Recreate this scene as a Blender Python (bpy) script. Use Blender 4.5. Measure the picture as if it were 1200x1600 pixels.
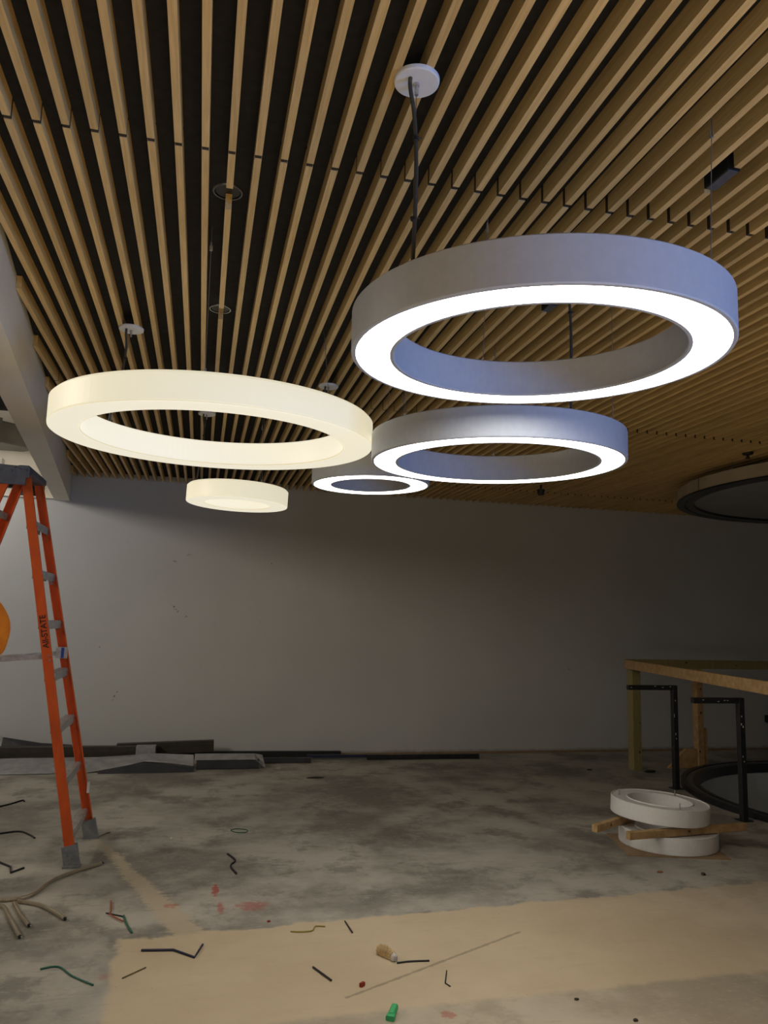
import bpy, bmesh, math, random
from mathutils import Vector, Matrix
random.seed(7)
for o in list(bpy.data.objects): bpy.data.objects.remove(o)
S = bpy.context.scene
COL = S.collection
PI = math.pi

# ---------------------------------------------------------------- camera
cam_d = bpy.data.cameras.new('camera'); cam = bpy.data.objects.new('camera', cam_d); COL.objects.link(cam)
cam_d.sensor_fit = 'VERTICAL'; cam_d.sensor_height = 32.0; cam_d.lens = 1207.0/1600*32
cam_d.clip_start = 0.05; cam_d.clip_end = 60
Rt = Vector((0.97305, -0.22888, 0.02669)).normalized(); Fw = Vector((0.2241, 0.9648, 0.1389)).normalized()
Rt = (Rt - Fw*Rt.dot(Fw)).normalized(); Up = Rt.cross(Fw)
cam.matrix_world = Matrix(((Rt.x, Up.x, -Fw.x, 0), (Rt.y, Up.y, -Fw.y, 0), (Rt.z, Up.z, -Fw.z, 1.5), (0, 0, 0, 1)))
S.camera = cam

# ---------------------------------------------------------------- world, large lights, exposure
w = bpy.data.worlds.new('world'); S.world = w; w.use_nodes = True
w.node_tree.nodes['Background'].inputs[0].default_value = (0.74, 0.84, 1.0, 1)
w.node_tree.nodes['Background'].inputs[1].default_value = 0.04
def area(name, loc, target, sx, sy, power, col):
    d = bpy.data.lights.new(name, 'AREA'); d.shape = 'RECTANGLE'; d.size = sx; d.size_y = sy; d.energy = power; d.color = col
    o = bpy.data.objects.new(name, d); COL.objects.link(o); o.location = loc
    o.rotation_euler = (Vector(target)-Vector(loc)).to_track_quat('-Z', 'Y').to_euler(); return o
area('bounce_fill', (0.9, -1.6, 2.9), (0.9, -1.5, 0), 3.0, 2.0, 190, (1.0, 0.84, 0.62)).data.spread = math.radians(110)  # added unseen fill behind the camera; its floor bounce warms the slat undersides
area('window_light', (4.2, -1.5, 1.0), (1.0, 1.9, 2.36), 2.0, 1.6, 12, (0.10, 0.36, 1.0)).data.spread = math.radians(50)
area('left_bay_light', (-4.2, 4.4, 3.4), (2.5, 8.76, 0.6), 1.6, 1.0, 80, (1.0, 0.89, 0.73))
S.view_settings.view_transform = 'Standard'; S.view_settings.look = 'None'
S.view_settings.exposure = 0.2; S.view_settings.gamma = 1.0; S.view_settings.use_curve_mapping = False

# ---------------------------------------------------------------- materials
def mat(name, col, rough=0.6, metal=0.0, emis=None, estr=0.0):
    m = bpy.data.materials.new(name); m.use_nodes = True
    b = m.node_tree.nodes['Principled BSDF']
    b.inputs['Base Color'].default_value = (*col, 1); b.inputs['Roughness'].default_value = rough; b.inputs['Metallic'].default_value = metal
    if emis: b.inputs['Emission Color'].default_value = (*emis, 1); b.inputs['Emission Strength'].default_value = estr
    return m
class NT:
    def __init__(s, m): s.t = m.node_tree; s.b = s.t.nodes['Principled BSDF']
    def n(s, ty, **k):
        nd = s.t.nodes.new(ty)
        for a, v in k.items(): setattr(nd, a, v)
        return nd
    def l(s, a, b): s.t.links.new(a, b)
    def val(s, x, inp):
        if isinstance(x, (int, float)): inp.default_value = x
        else: s.l(x, inp)
    def math(s, op, a, b=0.0, c=0.0, clamp=False):
        nd = s.n('ShaderNodeMath', operation=op, use_clamp=clamp)
        s.val(a, nd.inputs[0]); s.val(b, nd.inputs[1]); s.val(c, nd.inputs[2]); return nd.outputs[0]
    def step(s, x, lo, hi):
        nd = s.n('ShaderNodeMapRange', interpolation_type='SMOOTHSTEP'); s.val(x, nd.inputs[0])
        nd.inputs[1].default_value = lo; nd.inputs[2].default_value = hi; return nd.outputs[0]
    def noise(s, vec, scale, detail=4, rough=.55):
        nd = s.n('ShaderNodeTexNoise'); nd.inputs['Scale'].default_value = scale; nd.inputs['Detail'].default_value = detail
        nd.inputs['Roughness'].default_value = rough
        if vec is not None: s.l(vec, nd.inputs['Vector'])
        return nd.outputs[0]
    def mix(s, f, a, b):
        nd = s.n('ShaderNodeMix', data_type='RGBA'); s.val(f, nd.inputs[0])
        for x, i in ((a, 6), (b, 7)):
            if isinstance(x, tuple): nd.inputs[i].default_value = (*x, 1)
            else: s.l(x, nd.inputs[i])
        return nd.outputs[2]
    def coords(s, scale=(1, 1, 1), kind='Object'):
        tc = s.n('ShaderNodeTexCoord'); mp = s.n('ShaderNodeMapping'); s.l(tc.outputs[kind], mp.inputs[0]); mp.inputs['Scale'].default_value = scale
        return mp.outputs[0]
    def bump(s, h, strength, dist=.01):
        nd = s.n('ShaderNodeBump'); nd.inputs['Strength'].default_value = strength; nd.inputs['Distance'].default_value = dist
        s.l(h, nd.inputs['Height']); s.l(nd.outputs[0], s.b.inputs['Normal'])

def noisy(name, c1, c2, scale, rough=.6, metal=0.0, stretch=(1, 1, 1), bump=0.0, rnd=0.0):
    m = mat(name, c1, rough, metal); N = NT(m); v = N.coords(stretch)
    if rnd:
        oi = N.n('ShaderNodeObjectInfo'); ad = N.n('ShaderNodeVectorMath', operation='ADD'); N.l(v, ad.inputs[0])
        sc = N.n('ShaderNodeVectorMath', operation='SCALE'); sc.inputs[0].default_value = (37, 91, 53); N.l(oi.outputs['Random'], sc.inputs['Scale'])
        N.l(sc.outputs[0], ad.inputs[1]); v = ad.outputs[0]
    f = N.step(N.noise(v, scale), .3, .7); c = N.mix(f, c1, c2)
    if rnd:
        k = N.math('MULTIPLY_ADD', oi.outputs['Random'], rnd, 1-rnd/2)
        vm = N.n('ShaderNodeVectorMath', operation='SCALE'); N.l(c, vm.inputs[0]); N.l(k, vm.inputs['Scale']); c = vm.outputs[0]
    N.l(c, N.b.inputs['Base Color'])
    if bump: N.bump(f, bump)
    return m
M = {}
M['oak'] = noisy('oak_slat', (.66, .44, .17), (.78, .55, .24), 9, .5, stretch=(14, .6, 14), bump=.08, rnd=.22)
M['joint'] = noisy('dark_joint', (.035, .022, .012), (.05, .032, .018), 30, .8)
M['black_panel'] = noisy('black_acoustic_panel', (.010, .010, .012), (.018, .018, .022), 30, .9)
M['deck'] = noisy('dark_deck', (.02, .02, .024), (.035, .035, .04), 6, .85)
M['white_metal'] = noisy('white_powder_coat', (.78, .78, .78), (.82, .82, .81), 40, .45)
M['ring_coat'] = noisy('pale_grey_powder_coat', (.49, .52, .57), (.52, .55, .60), 40, .45)
M['white_paint'] = noisy('soffit_paint', (.82, .77, .68), (.86, .81, .72), 3, .75)
M['header'] = noisy('header_lit_tone', (.74, .70, .62), (.78, .74, .66), 3, .75)  # lighter than the wall: light of the left lamps put into the colour
M['dif_white'] = mat('white_diffuser', (.9, .9, .88), .4, 0, (1.0, .955, .86), 10)
M['glow_side'] = mat('warm_shade_side', (.55, .52, .42), .45, 0, (1.0, .915, .66), .58)
M['glow_bot'] = mat('warm_shade_bottom', (.55, .52, .44), .45, 0, (1.0, .935, .74), .66)
M['glow_seam'] = mat('warm_shade_seam', (.75, .66, .45), .5, 0, (1.0, .85, .5), .45)
M['steel'] = mat('steel', (.55, .55, .56), .3, 1.0)
M['cable'] = mat('steel_cable', (.30, .30, .32), .4, .8)
M['cord'] = mat('dark_cord', (.06, .055, .042), .55)
M['tie'] = mat('black_plastic', (.012, .012, .013), .5)
M['orange'] = noisy('orange_fibreglass', (.72, .11, .012), (.62, .085, .010), 18, .42, stretch=(1, 1, .3), rnd=.05)
M['alu'] = noisy('aluminium', (.60, .60, .58), (.42, .41, .39), 22, .42, .55)
M['cap'] = noisy('grey_plastic', (.085, .085, .09), (.11, .11, .115), 30, .55)
M['shoe'] = noisy('ladder_shoe', (.24, .25, .26), (.32, .33, .34), 25, .45, .5)
M['blue'] = mat('blue_sticker', (.03, .06, .28), .4)
M['ink'] = mat('marker_ink', (.02, .008, .006), .6)
M['lumber'] = noisy('lumber', (.42, .26, .11), (.56, .37, .18), 7, .65, stretch=(3, 3, 3), bump=.15, rnd=.15)
M['lumber_green'] = noisy('treated_lumber', (.26, .23, .09), (.36, .29, .12), 7, .65, stretch=(8, 8, 1), bump=.15)
M['knot'] = mat('knot', (.10, .045, .02), .7)
M['black_steel'] = noisy('black_painted_steel', (.012, .012, .014), (.022, .022, .025), 20, .45)
M['splat'] = mat('paint_splat', (.7, .7, .68), .7)
M['black_trim'] = noisy('black_anodised', (.018, .019, .024), (.03, .031, .037), 16, .35, .4)
M['grey_trim'] = noisy('grey_channel', (.17, .17, .175), (.22, .22, .225), 10, .45, .3)
M['shaft'] = noisy('shaft_drywall', (.66, .70, .70), (.72, .75, .75), 2, .8)
M['drum_side'] = noisy('drum_side', (.42, .36, .25), (.48, .41, .29), 5, .6)
M['drum_face'] = noisy('drum_face', (.28, .28, .30), (.32, .32, .34), 4, .6)
M['ring_board'] = noisy('hardboard', (.26, .17, .09), (.34, .23, .13), 12, .8)
M['film'] = noisy('plastic_film', (.30, .30, .31), (.42, .42, .43), 9, .4, bump=.5)
M['film_dark'] = noisy('dark_sheet', (.030, .031, .038), (.045, .046, .055), 9, .5, bump=.3)
M['bronze'] = noisy('bronze_profile', (.045, .038, .028), (.065, .055, .042), 10, .5, .3)
M['blue_steel'] = mat('blue_black_profile', (.03, .04, .085), .4, .3)
M['tape'] = noisy('silver_tape', (.30, .30, .30), (.40, .40, .40), 15, .45)
M['mc'] = mat('armoured_cable', (.50, .43, .32), .38, .75)
M['skin'] = mat('skin', (.42, .24, .16), .5)
M['shirt'] = noisy('orange_cotton', (.92, .27, .008), (.80, .21, .006), 14, .85, bump=.25)
M['jeans'] = noisy('dark_denim', (.03, .04, .07), (.045, .055, .09), 40, .9)
M['boot'] = mat('boot_leather', (.07, .045, .025), .6)
M['hair'] = mat('dark_hair', (.02, .014, .01), .6)
M['plaster'] = noisy('plaster_lump', (.50, .34, .16), (.66, .50, .30), 60, .9, bump=.5)
M['lamp_glow'] = mat('linear_lamp', (.9, .9, .9), .5, 0, (1, .93, .80), 6)
M['duct'] = noisy('galvanised_duct', (.16, .15, .13), (.20, .19, .17), 5, .5, .4)
M['dark_chrome'] = mat('dark_chrome', (.22, .22, .23), .25, 1.0)
M['lens'] = mat('downlight_baffle', (.015, .015, .016), .4)
def plain(n, c, r=.5):
    if n not in M: M[n] = mat(n, c, r)
    return M[n]
plain('wire_black', (.012, .012, .016)); plain('wire_blue', (.02, .025, .06)); plain('wire_green', (.02, .14, .09)); plain('wire_orange', (.40, .09, .03))
plain('wire_yellow', (.30, .25, .04)); plain('straw', (.16, .13, .05)); plain('leaf', (.30, .13, .05)); plain('dark_bit', (.03, .022, .015))
plain('red_plastic', (.28, .02, .01)); plain('green_plastic', (.05, .42, .16)); plain('white_bit', (.6, .6, .58))

# floor material: stains with their own shape in floor coordinates
def floor_mat():
    m = mat('concrete_floor', (.2, .2, .2), .75); N = NT(m); v = N.coords()
    sep = N.n('ShaderNodeSeparateXYZ'); N.l(v, sep.inputs[0]); X, Y = sep.outputs[0], sep.outputs[1]
    n1 = N.noise(v, 1.1, 6, .62); n2 = N.noise(v, 5.0, 6, .65); n3 = N.noise(v, 26, 4, .6); n4 = N.noise(v, .5, 3)
    vs = N.coords((1.2, 7, 1)); n5 = N.noise(vs, 2.6, 6, .7)
    vf = N.coords((2.2, 5, 1)); n6 = N.noise(vf, 9, 8, .75); n7 = N.noise(v, 2.3, 8, .7); n8 = N.noise(v, 75, 2, .5)
    base = N.mix(N.step(n1, .36, .62), (.22, .207, .178), (.49, .465, .405))
    base = N.mix(N.math('MULTIPLY', N.step(n7, .50, .62), .6), base, (.15, .14, .12))
    base = N.mix(N.math('MULTIPLY', N.step(n6, .54, .66), .5), base, (.52, .48, .41))
    base = N.mix(N.math('MULTIPLY', N.step(n6, .46, .36), .0), base, (.1, .1, .09))
    base = N.mix(N.math('MULTIPLY', N.step(n2, .52, .70), .55), base, (.44, .41, .35))
    base = N.mix(N.math('MULTIPLY', N.step(n5, .55, .72), .45), base, (.15, .142, .122))
    base = N.mix(N.math('MULTIPLY', N.step(n3, .62, .75), .22), base, (.55, .52, .46))
    # tan cast towards the back on the left
    # cream levelling-compound strip
    d = N.math('MULTIPLY_ADD', n2, .16, -.08); e = N.math('MULTIPLY_ADD', n3, .03, -.015); dd = N.math('ADD', d, e)
    top = N.math('SUBTRACT', N.math('ADD', N.math('MULTIPLY_ADD', X, .07, 4.03), dd), Y)          # Y < 4.03+.07X
    low = N.math('SUBTRACT', Y, N.math('ADD', N.math('MULTIPLY_ADD', X, .03, 3.09), N.math('MULTIPLY', dd, .7)))
    lef = N.math('ADD', N.math('ADD', X, .30), N.math('MULTIPLY', dd, .8))
    strip = N.math('MULTIPLY', N.step(top, 0, .035), N.math('MULTIPLY', N.step(lef, 0, .05), N.math('MULTIPLY_ADD', N.step(low, 0, .05), .55, .45)))
    rgt = N.math('SUBTRACT', 1.0, N.math('MULTIPLY', N.step(X, 1.6, 4.2), .5)); strip = N.math('MULTIPLY', strip, rgt)
    cream = N.mix(N.step(n1, .3, .7), (.58, .465, .31), (.66, .54, .375))
    cream = N.mix(N.math('MULTIPLY', N.step(n5, .5, .75), .25), cream, (.50, .37, .24))
    col = N.mix(N.math('MULTIPLY', strip, .92), base, cream)
    # left foreground and right side paler
    # skim trail from the ladder to the strip: distance from a line segment
    ax, ay, bx_, by_ = -.60, 5.75, .02, 4.06; L2 = (bx_-ax)**2+(by_-ay)**2
    t = N.math('DIVIDE', N.math('ADD', N.math('MULTIPLY', N.math('SUBTRACT', X, ax), bx_-ax), N.math('MULTIPLY', N.math('SUBTRACT', Y, ay), by_-ay)), L2, clamp=True)
    px = N.math('SUBTRACT', X, N.math('MULTIPLY_ADD', t, bx_-ax, ax)); py = N.math('SUBTRACT', Y, N.math('MULTIPLY_ADD', t, by_-ay, ay))
    dist = N.math('SQRT', N.math('ADD', N.math('MULTIPLY', px, px), N.math('MULTIPLY', py, py)))
    wid = N.math('MULTIPLY_ADD', t, .055, .025)
    tr = N.step(N.math('SUBTRACT', N.math('ADD', wid, N.math('ADD', N.math('MULTIPLY', dd, .45), N.math('MULTIPLY_ADD', n6, .22, -.11))), dist), -.01, .02)
    col = N.mix(N.math('MULTIPLY', tr, .8), col, (.52, .44, .31))
    # red marking paint
    def blob(cx, cy, sx, sy):
        a = N.math('DIVIDE', N.math('SUBTRACT', X, cx), sx); b = N.math('DIVIDE', N.math('SUBTRACT', Y, cy), sy)
        r = N.math('ADD', N.math('ADD', N.math('MULTIPLY', a, a), N.math('MULTIPLY', b, b)), N.math('MULTIPLY_ADD', n3, 2.2, -1.1)); return N.step(r, 1.2, .5)
    for cx, cy, sx, sy, st in ((.17, 4.60, .022, .10, .8), (.19, 4.33, .02, .09, .6), (.35, 4.33, .09, .07, .5), (-.06, 4.40, .035, .04, .5), (1.02, 3.07, .03, .03, .5), (-.31, 3.62, .03, .03, .3)):
        nd = N.n('ShaderNodeMapRange', interpolation_type='SMOOTHSTEP')
        a = N.math('DIVIDE', N.math('SUBTRACT', X, cx), sx); b = N.math('DIVIDE', N.math('SUBTRACT', Y, cy), sy)
        r = N.math('ADD', N.math('ADD', N.math('MULTIPLY', a, a), N.math('MULTIPLY', b, b)), N.math('ADD', N.math('MULTIPLY_ADD', n3, 4.0, -2.0), N.math('MULTIPLY_ADD', n6, 5.0, -2.5)))
        f = N.math('SUBTRACT', 1.0, N.step(r, .3, 1.2)); col = N.mix(N.math('MULTIPLY', f, st), col, (.42, .06, .04))
    # dark scratch across the strip
    ax, ay, bx_, by_ = .66, 3.27, 1.62, 3.78; L2 = (bx_-ax)**2+(by_-ay)**2
    t = N.math('DIVIDE', N.math('ADD', N.math('MULTIPLY', N.math('SUBTRACT', X, ax), bx_-ax), N.math('MULTIPLY', N.math('SUBTRACT', Y, ay), by_-ay)), L2, clamp=True)
    px = N.math('SUBTRACT', X, N.math('MULTIPLY_ADD', t, bx_-ax, ax)); py = N.math('SUBTRACT', Y, N.math('MULTIPLY_ADD', t, by_-ay, ay))
    dist = N.math('ADD', N.math('SQRT', N.math('ADD', N.math('MULTIPLY', px, px), N.math('MULTIPLY', py, py))), N.math('MULTIPLY_ADD', n3, .02, -.01))
    f = N.math('SUBTRACT', 1.0, N.step(dist, .003, .012)); col = N.mix(N.math('MULTIPLY', f, .55), col, (.16, .13, .09))
    col = N.mix(N.math('MULTIPLY', N.step(n8, .73, .78), .6), col, (.62, .60, .55))
    col = N.mix(N.math('MULTIPLY', N.math('SUBTRACT', 1.0, N.step(n8, .22, .27)), .6), col, (.07, .06, .05))
    N.l(col, N.b.inputs['Base Color'])
    N.l(N.math('MULTIPLY_ADD', n2, .35, .45), N.b.inputs['Roughness'])
    N.bump(N.math('ADD', N.math('MULTIPLY', n3, .4), N.math('MULTIPLY', strip, .6)), .25, .006)
    return m
def wall_mat():
    m = mat('painted_wall', (.5, .5, .5), .7); N = NT(m); v = N.coords()
    sep = N.n('ShaderNodeSeparateXYZ'); N.l(v, sep.inputs[0]); X, Z = sep.outputs[0], sep.outputs[2]
    n1 = N.noise(v, .7, 4); n2 = N.noise(v, 9, 5, .6); n3 = N.noise(v, 45, 3)
    col = N.mix(N.step(n1, .3, .7), (.56, .57, .57), (.61, .62, .62))
    col = N.mix(N.math('MULTIPLY', N.step(n2, .60, .72), .10), col, (.40, .40, .38))
    for cx, cz, r, sl in ((-.29, 2.09, .035, .3), (-.15, 2.15, .03, 0), (-.26, 1.56, .05, -.8), (-.15, 1.49, .03, 0), (.76, 2.1, .02, 0), (.65, 1.45, .015, 0), (-1.01, 1.14, .015, 0), (-.82, .65, .04, 2), (4.4, .97, .03, 0)):
        a = N.math('SUBTRACT', X, cx); b = N.math('SUBTRACT', Z, cz); b2 = N.math('SUBTRACT', b, N.math('MULTIPLY', a, sl))
        rr = N.math('ADD', N.math('ADD', N.math('MULTIPLY', a, a), N.math('MULTIPLY', N.math('MULTIPLY', b2, b2), 2.5)), 0.0)
        f = N.math('MULTIPLY', N.math('SUBTRACT', 1.0, N.step(rr, r*r*.3, r*r)), N.step(n3, .50, .60))
        col = N.mix(N.math('MULTIPLY', f, .8), col, (.09, .08, .07))
    base = N.math('SUBTRACT', 1.0, N.step(N.math('ADD', Z, N.math('MULTIPLY_ADD', n2, .06, -.03)), .02, .06))
    col = N.mix(N.math('MULTIPLY', base, .6), col, (.20, .18, .14))
    N.l(col, N.b.inputs['Base Color']); N.bump(n3, .06, .004); return m
M['wall_plain'] = noisy('plain_wall', (.56, .57, .57), (.61, .62, .62), 1.0, .75); M['floor'] = floor_mat(); M['wall'] = wall_mat()

# ---------------------------------------------------------------- geometry helpers
def obj(name, verts, faces, m, parent=None, org=None, smooth=False, loc=None):
    """verts in world coordinates; stored relative to org (parent's location or own)."""
    me = bpy.data.meshes.new(name); o0 = Vector(org) if org is not None else Vector((0, 0, 0))
    me.from_pydata([tuple(Vector(v)-o0) for v in verts], [], faces); me.update()
    ob = bpy.data.objects.new(name, me); COL.objects.link(ob)
    mm = m if isinstance(m, (list, tuple)) else [m]
    for x in mm: me.materials.append(x if not isinstance(x, str) else M[x])
    if smooth:
        for p in me.polygons: p.use_smooth = True
    if parent is not None:
        ob.parent = parent
    elif org is not None: ob.location = o0
    return ob
def root(name, loc, label, cat, group=None):
    e = bpy.data.objects.new(name, None); COL.objects.link(e); e.location = loc; e.empty_display_size = .1
    e['label'] = label; e['category'] = cat
    if group: e['group'] = group
    return e
def tag(o, label, cat, group=None):
    o['label'] = label; o['category'] = cat
    if group: o['group'] = group
    return o
def struct(o, label=None):
    o['kind'] = 'structure'
    if label: o['label'] = label
    return o
def box_v(x0, x1, y0, y1, z0, z1):
    return ([(x0, y0, z0), (x1, y0, z0), (x1, y1, z0), (x0, y1, z0), (x0, y0, z1), (x1, y0, z1), (x1, y1, z1), (x0, y1, z1)],
            [(0, 3, 2, 1), (4, 5, 6, 7), (0, 1, 5, 4), (1, 2, 6, 5), (2, 3, 7, 6), (3, 0, 4, 7)])
def join(*parts):
    V, F = [], []
    for v, f in parts:
        n = len(V); V += list(v); F += [tuple(i+n for i in q) for q in f]
    return V, F
def beam(p, q, w, h, up=(0, 0, 1), bev=0.0):
    """box along p->q, w across, h along up; chamfered long edges when bev"""
    p, q = Vector(p), Vector(q); d = (q-p).normalized(); u = Vector(up); s = d.cross(u).normalized(); u = s.cross(d).normalized()
    a, b = w/2, h/2
    if bev: pr = [(-a+bev, -b), (a-bev, -b), (a, -b+bev), (a, b-bev), (a-bev, b), (-a+bev, b), (-a, b-bev), (-a, -b+bev)]
    else: pr = [(-a, -b), (a, -b), (a, b), (-a, b)]
    n = len(pr); V = [c+s*x+u*y for c in (p, q) for x, y in pr]
    F = [tuple(range(n))[::-1], tuple(range(n, 2*n))]+[(i, (i+1) % n, n+(i+1) % n, n+i) for i in range(n)]
    return V, [f[::-1] for f in F]
def extrude(profile, p, q, s, u):
    n = len(profile); V = [Vector(c)+Vector(s)*x+Vector(u)*y for c in (p, q) for x, y in profile]
    F = [tuple(range(n))[::-1], tuple(range(n, 2*n))]+[(i, (i+1) % n, n+(i+1) % n, n+i) for i in range(n)]
    return V, F
def tube(pts, r, n=6, taper=None):
    pts = [Vector(p) for p in pts]; V, F = [], []
    for i, p in enumerate(pts):
        d = (pts[min(i+1, len(pts)-1)]-pts[max(i-1, 0)]).normalized()
        ref = Vector((0, 0, 1)) if abs(d.z) < .9 else Vector((1, 0, 0))
        s = d.cross(ref).normalized(); u = s.cross(d); rr = r[i] if isinstance(r, (list, tuple)) else r
        V += [p+s*rr*math.cos(2*PI*k/n)+u*rr*math.sin(2*PI*k/n) for k in range(n)]
    for i in range(len(pts)-1):
        for k in range(n): F.append((i*n+k, i*n+(k+1) % n, (i+1)*n+(k+1) % n, (i+1)*n+k))
    F += [tuple(range(n))[::-1], tuple(range((len(pts)-1)*n, len(pts)*n))]
    return V, F
def spline(pts, k=6):
    P_ = [Vector(p) for p in pts]; out = []
    for i in range(len(P_)-1):
        a, b, c, d = P_[max(i-1, 0)], P_[i], P_[i+1], P_[min(i+2, len(P_)-1)]
        for j in range(k):
            t = j/k; out.append(.5*((2*b)+(c-a)*t+(2*a-5*b+4*c-d)*t*t+(3*b-a-3*c+d)*t**3))
    return out+[P_[-1]]
def frame(n):
    n = Vector(n).normalized(); x = Vector((1, 0, 0)); x = (x-n*x.dot(n)).normalized(); return x, n.cross(x), n
def lathe(profile, c, n=(0, 0, 1), seg=96, a0=0.0, a1=2*PI, closed_profile=True):
    """profile list of (r, h)"""
    x, y, z = frame(n); c = Vector(c); full = abs(a1-a0-2*PI) < 1e-6; V, F = [], []; m = len(profile); cnt = seg if full else seg+1
    for i in range(cnt):
        a = a0+(a1-a0)*i/seg; d = x*math.cos(a)+y*math.sin(a)
        V += [c+d*r+z*h for r, h in profile]
    for i in range(seg):
        j = (i+1) % cnt
        for k in range(m if closed_profile else m-1):
            l = (k+1) % m; F.append((i*m+k, j*m+k, j*m+l, i*m+l))
    if not full and closed_profile: F += [tuple(range(m)), tuple(range((cnt-1)*m, cnt*m))[::-1]]
    return V, F
def disc(c, r, n=(0, 0, 1), seg=32):
    x, y, z = frame(n); c = Vector(c); return [c+x*r*math.cos(2*PI*i/seg)+y*r*math.sin(2*PI*i/seg) for i in range(seg)], [tuple(range(seg))]

# ================================================================= SETTING
ZC = 2.95           # underside of the slats
ZP = 3.012          # black panel above them
YW = 8.76           # back wall
def soff(y): return -.85-.103*(y-3.14)
XMAX = 11.0; YMIN = -4.0
OC = Vector((6.24, 5.98, 0)); OR = 1.70       # round floor opening
# floor with the round opening
bm = bmesh.new()
o4 = [bm.verts.new(p) for p in ((-5, YMIN, 0), (XMAX, YMIN, 0), (XMAX, YW+.1, 0), (-5, YW+.1, 0))]
ci = [bm.verts.new((OC.x+OR*math.cos(2*PI*i/72), OC.y+OR*math.sin(2*PI*i/72), 0)) for i in range(72)]
ed = [bm.edges.new((o4[i], o4[(i+1) % 4])) for i in range(4)]+[bm.edges.new((ci[i], ci[(i+1) % 72])) for i in range(72)]
bmesh.ops.triangle_fill(bm, use_beauty=True, use_dissolve=False, edges=ed)
bmesh.ops.recalc_face_normals(bm, faces=bm.faces)
me = bpy.data.meshes.new('floor'); bm.to_mesh(me); bm.free()
if me.polygons[0].normal.z < 0: me.flip_normals()
fl = bpy.data.objects.new('floor', me); COL.objects.link(fl); me.materials.append(M['floor']); struct(fl, 'stained grey concrete floor with a cream skim strip')
# shaft below the opening
V, F = lathe([(OR+.002, -.001), (OR+.002, -2.6), (0.001, -2.6)], OC, seg=72, closed_profile=False)
struct(obj('wall_shaft', V, F, 'shaft', org=(OC.x, OC.y, 0), smooth=False), 'pale lining of the round floor opening')
# black double edge trim round the opening
t3 = obj('trim_3', *lathe([(1.694, -.06), (1.694, .035), (1.74, .04), (1.745, .008), (1.80, .008), (1.805, .045), (1.85, .045), (1.855, .0), (1.72, .0), (1.699, -.06)], OC, seg=96), 'black_trim', org=(OC.x, OC.y, 0))
struct(t3, 'black metal edge channel round the floor opening')
obj('channel_bed', *lathe([(1.742, .0085), (1.742, .030), (1.806, .034), (1.806, .0085)], OC, seg=96), 'grey_trim', t3, (OC.x, OC.y, 0))
# back wall
struct(obj('wall_back', *box_v(-5, XMAX, YW, YW+.12, -.02, 3.7), 'wall', org=(0, YW, 0)), 'scuffed pale grey drywall at the back')
struct(obj('wall_left', *box_v(-5.12, -5, YMIN, YW+.12, -.02, 3.7), 'wall_plain', org=(-5, 0, 0)), 'pale drywall of the left bay')
# baseboard gap strip
struct(obj('baseboard_back', *box_v(.3, 8.5, YW-.012, YW, 0, .022), 'ring_board', org=(.3, YW, 0)), 'bare brown strip along the foot of the wall')
# soffit bulkhead
ya, yb = YMIN, YW
V = [(soff(ya)-.155, ya, 2.68), (soff(ya), ya, 2.68), (soff(yb), yb, 2.68), (soff(yb)-.155, yb, 2.68), (soff(ya)-.155, ya, 3.6), (soff(ya), ya, 3.6), (soff(yb), yb, 3.6), (soff(yb)-.155, yb, 3.6)]
struct(obj('trim_1', V, box_v(0, 1, 0, 1, 0, 1)[1], 'white_paint', org=(-1, 4, 2.68)), 'cream drywall bulkhead closing off the slat ceiling')
struct(obj('trim_2', *box_v(-5, soff(YW)-.16, YW-.05, YW, 2.69, 3.6), 'header', org=(-2, YW, 2.69)), 'header with lamplight in its colour on the back wall behind the ladder')
# upper dark deck
struct(obj('ceiling_deck', *box_v(-5, XMAX, YMIN, YW, 3.6, 3.7), 'deck', org=(0, 0, 3.6)), 'dark roof deck beyond the bulkhead')
# ceiling: black panel + slats
V = [(soff(YMIN)+.001, YMIN, ZP), (XMAX, YMIN, ZP), (XMAX, YW, ZP), (soff(YW)+.001, YW, ZP)]; V += [(x, y, ZP+.04) for x, y, z in V]
ceil = struct(obj('ceiling', V, box_v(0, 1, 0, 1, 0, 1)[1], 'black_panel', org=(0, 0, ZP)), 'black ceiling with rows of oak slats below it')
PITCH = .0822; SW = .023
SEG = [(-3.24, -.47), (-.45, 2.31), (2.33, 5.09), (5.11, 7.87), (7.89, YW-.004)]
def slat_x(i): return -.079+PITCH*i+SW/2
pieces = []
for si, (a, b) in enumerate(SEG):
    for i in range(-20, 118):
        x = slat_x(i); y0 = a
        if x-SW/2 < soff(a): y0 = max(a, 3.14+(-.85-(x-SW/2))/.103+.004)
        if x-SW/2 < soff(b) : y0 = 1e9
        if y0 >= b-.05: continue
        runs = [(y0, b)]
        if i == 1 and si in (2, 3):    # notches for the downlights
            runs = {2: [(2.33, 2.53), (2.672, 3.602), (3.74, 4.70), (4.84, 5.09)], 3: [(5.11, 7.87)]}[si]
        if i == 20 and si == 1: runs = [(a, 1.965), (2.115, b)]
        if i == 19 and si == 2: runs = [(2.33, 3.10), (3.21, b)]
        for r in runs: pieces.append((si, i, x, *r))
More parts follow.
